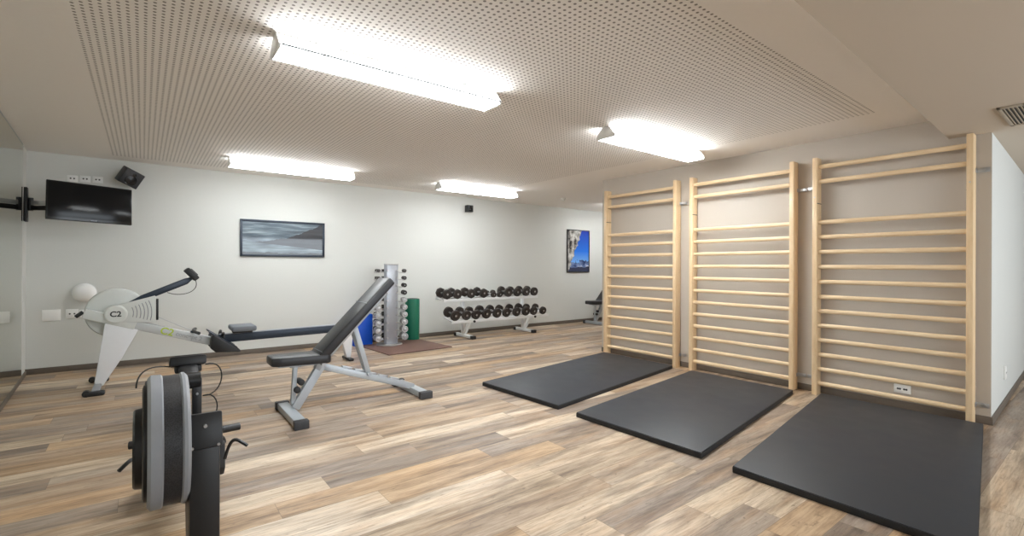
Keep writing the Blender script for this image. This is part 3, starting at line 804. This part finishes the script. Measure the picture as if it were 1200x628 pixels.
# wall plate on the strip between mirror and corner, arm to the back of the set
ay = 7.33
mt = thing('television_mount', 'black and grey swivel arm holding the television to the wall', 'wall bracket', (left_x(ay), ay, 1.87), (0, 0, LA))
MB().prism([(-.07, -.17), (.07, -.17), (.05, .2), (-.05, .2)], .002, .03, 'yz', bev=.005).build('wall_plate', 'black_plastic', mt)
MB().cyl((.05, 0, -.05), (.05, 0, .09), .026, n=20).build('pivot', 'black_plastic', mt)
MB().bar((.05, 0, .035), (.45, -.34, .035), .03, .045, bev=.004).build('upper_arm', 'alu', mt)
MB().bar((.05, 0, -.02), (.45, -.34, -.02), .035, .05, bev=.004).build('lower_arm', 'black_metal', mt)
mp_ = MB().cyl((.45, -.34, -.06), (.45, -.34, .08), .024, n=18)
mp_.bar((.45, -.34, .01), (.56, -.47, .01), .04, .06, bev=.004)
mp_.build('tilt_head', 'black_plastic', mt)

def speaker(label, loc, rot, w, h, dpt):
    t = thing('wall_speaker', label, 'speaker', loc, rot)
    MB().box((0, 0, 0), (w, dpt, h), bev=.008).build('cabinet', 'black_plastic', t)
    gr = MB().box((0, -dpt / 2 - .003, 0), (w * .92, .006, h * .92), bev=.002).build('grille', 'mesh', t)
    MB().lathe([(w * .05, -dpt / 2 - .012), (w * .26, -dpt / 2 - .006), (w * .3, -dpt / 2 - .01), (w * .3, -dpt / 2)], (0, 0, -h * .14), (0, 1, 0), 28).build('woofer', 'black_gloss', gr)
    MB().lathe([(0, -dpt / 2 - .012), (w * .1, -dpt / 2 - .009), (w * .1, -dpt / 2)], (0, 0, h * .28), (0, 1, 0), 20).build('tweeter', 'black_gloss', gr)
    return t
s1 = speaker('tilted black speaker on the wall behind the television', (-.13, 7.36, 2.285), (rad(18), rad(24), rad(22)), .2, .19, .16)
sb = MB().cyl((0, .06, 0), (0, .15, .03), .018, n=14)
sb.build('bracket', 'black_plastic', s1)
s2 = speaker('small black speaker high on the wall near the dumbbell rack', (4.735, 7.44, 2.29), (0, 0, 0), .125, .125, .1)
MB().box((0, .065, -.02), (.04, .05, .05), bev=.004).build('bracket', 'black_plastic', s2)

# ------------------------------------------------------------------ pictures
def picture(name, label, x0, x1, z0, z1, mat, fr, fw_):
    t = thing(name, label, 'picture', (x0, YB, z0))
    w, h = x1 - x0, z1 - z0
    m = MB()
    for (a, b_) in (((0, 0), (w, 0)), ((0, h), (w, h)), ((0, 0), (0, h)), ((w, 0), (w, h))):
        ix = fw_ / 2
        pa = (min(max(a[0], ix), w - ix), -.014, min(max(a[1], ix), h - ix)); pb = (min(max(b_[0], ix), w - ix), -.014, min(max(b_[1], ix), h - ix))
        if a[1] == b_[1]: pa = (0, -.014, pa[2]); pb = (w, -.014, pb[2])
        m.bar(pa, pb, .026 if a[1] == b_[1] else fw_, fw_ if a[1] == b_[1] else .026, up=(0, 0, 1) if a[1] == b_[1] else (0, 1, 0), bev=.002)
    m.build('frame', fr, t)
    MB().box((w / 2, -.008, h / 2), (w - .01, .014, h - .01)).build('print', mat, t, smooth=False).location = (0, 0, 0)
    return t
picture('framed_picture', 'wide dark framed seascape on the off-white wall', 1.056, 2.187, 1.36, 1.878, 'seascape', 'navy', .03)
picture('mountain_picture', 'upright blue mountain and rock picture beside the wall bars', 7.31, 8.007, 1.11, 2.05, 'mountain', 'black_plastic', .018)

# ------------------------------------------------------------------ wall plates, sockets, lamp, detector, vent
def wall_plate(name, label, cat, loc, rot, w, h, holes):
    t = thing(name, label, cat, loc, rot)
    MB().box((0, -.006, 0), (w, .012, h), bev=.003).build('cover_plate', 'white_plastic', t)
    q = MB().box((0, -.0125, 0), (w * .8, .003, h * .72), bev=.001).build('insert', 'white_plastic', t)
    if holes:
        for x in holes: MB().cyl((x, -.0142, 0), (x, -.0136, 0), .009, n=14).build('socket_hole', 'socket_hole', q)
    return t
wall_plate('blank_wall_plate', 'wide white blank plate low on the wall below the television', 'wall plate', (-.825, YB, .655), (0, 0, 0), .155, .125, None)
wall_plate('wall_socket', 'white double socket on the wall behind the grey rowing machine', 'socket', (-.65, YB, .663), (0, 0, 0), .11, .105, (-.02, .02))
wall_plate('wall_socket', 'narrow white socket plate partly hidden by the rowing machine nose', 'socket', (-.555, YB, .66), (0, 0, 0), .07, .09, None)
for x, z, w in ((-.655, 2.235, 'first'), (-.544, 2.242, 'second'), (-.432, 2.245, 'third')):
    wall_plate('wall_socket', 'white socket plate above the television, %s from the mirror' % w, 'socket', (x, YB, z), (0, 0, 0), .095, .075, (-.015, .015))
wall_plate('wall_socket', 'white double socket behind the lowest rungs of the wall bars', 'socket', (XR, 1.24, .172), (0, 0, rad(-90)), .12, .075, (-.03, -.015, .015, .03))
wall_plate('wall_socket', 'white socket plate around the corner from the wall bars', 'socket', (6.2, .68 + RS * (6.2 - XR), .3), (0, 0, math.atan(RS)), .08, .12, (-.015, .015))
wl = thing('wall_lamp', 'white round dome lamp on the wall above the grey rowing machine', 'wall lamp', (-.545, YB, .905))
MB().lathe([(0, 0), (.112, 0), (.112, .02), (.1, .025), (0, .025)], (0, 0, 0), (0, -1, 0), 40).build('base_ring', 'white_metal', wl)
MB().lathe([(.107, .022), (.102, .045), (.085, .066), (.05, .08), (0, .085)], (0, 0, 0), (0, -1, 0), 40).build('dome', 'white_plastic', wl)
sd = thing('smoke_detector', 'small white smoke detector on the ceiling near the mountain picture', 'smoke detector', (6.15, 6.43, ZC))
MB().lathe([(0, 0), (.05, 0), (.05, -.014), (.044, -.018), (0, -.018)], (0, 0, 0), (0, 0, 1), 28).build('base', 'white_plastic', sd)
MB().lathe([(.034, -.018), (.034, -.04), (.026, -.05), (0, -.052)], (0, 0, 0), (0, 0, 1), 28).build('sensor', 'white_plastic', sd)
vt = thing('ceiling_vent', 'rectangular vent in the lowered ceiling near the wall corner', 'vent', (4.86, .49, ZS), (0, 0, 0))
vf = MB()
for s in (-1, 1):
    vf.box((s * .3, 0, -.006), (.03, .14, .012), bev=.002); vf.box((0, s * .06, -.006), (.63, .02, .012), bev=.002)
vf.build('frame', 'vent', vt)
MB().box((0, 0, -.002), (.6, .11, .004)).build('backing', 'socket_hole', vt, smooth=False)
for i in range(5): MB().box((0, -.04 + .02 * i, -.007), (.58, .012, .003), Matrix.Rotation(rad(35), 3, 'X')).build('louvre', 'vent', vt, smooth=False)
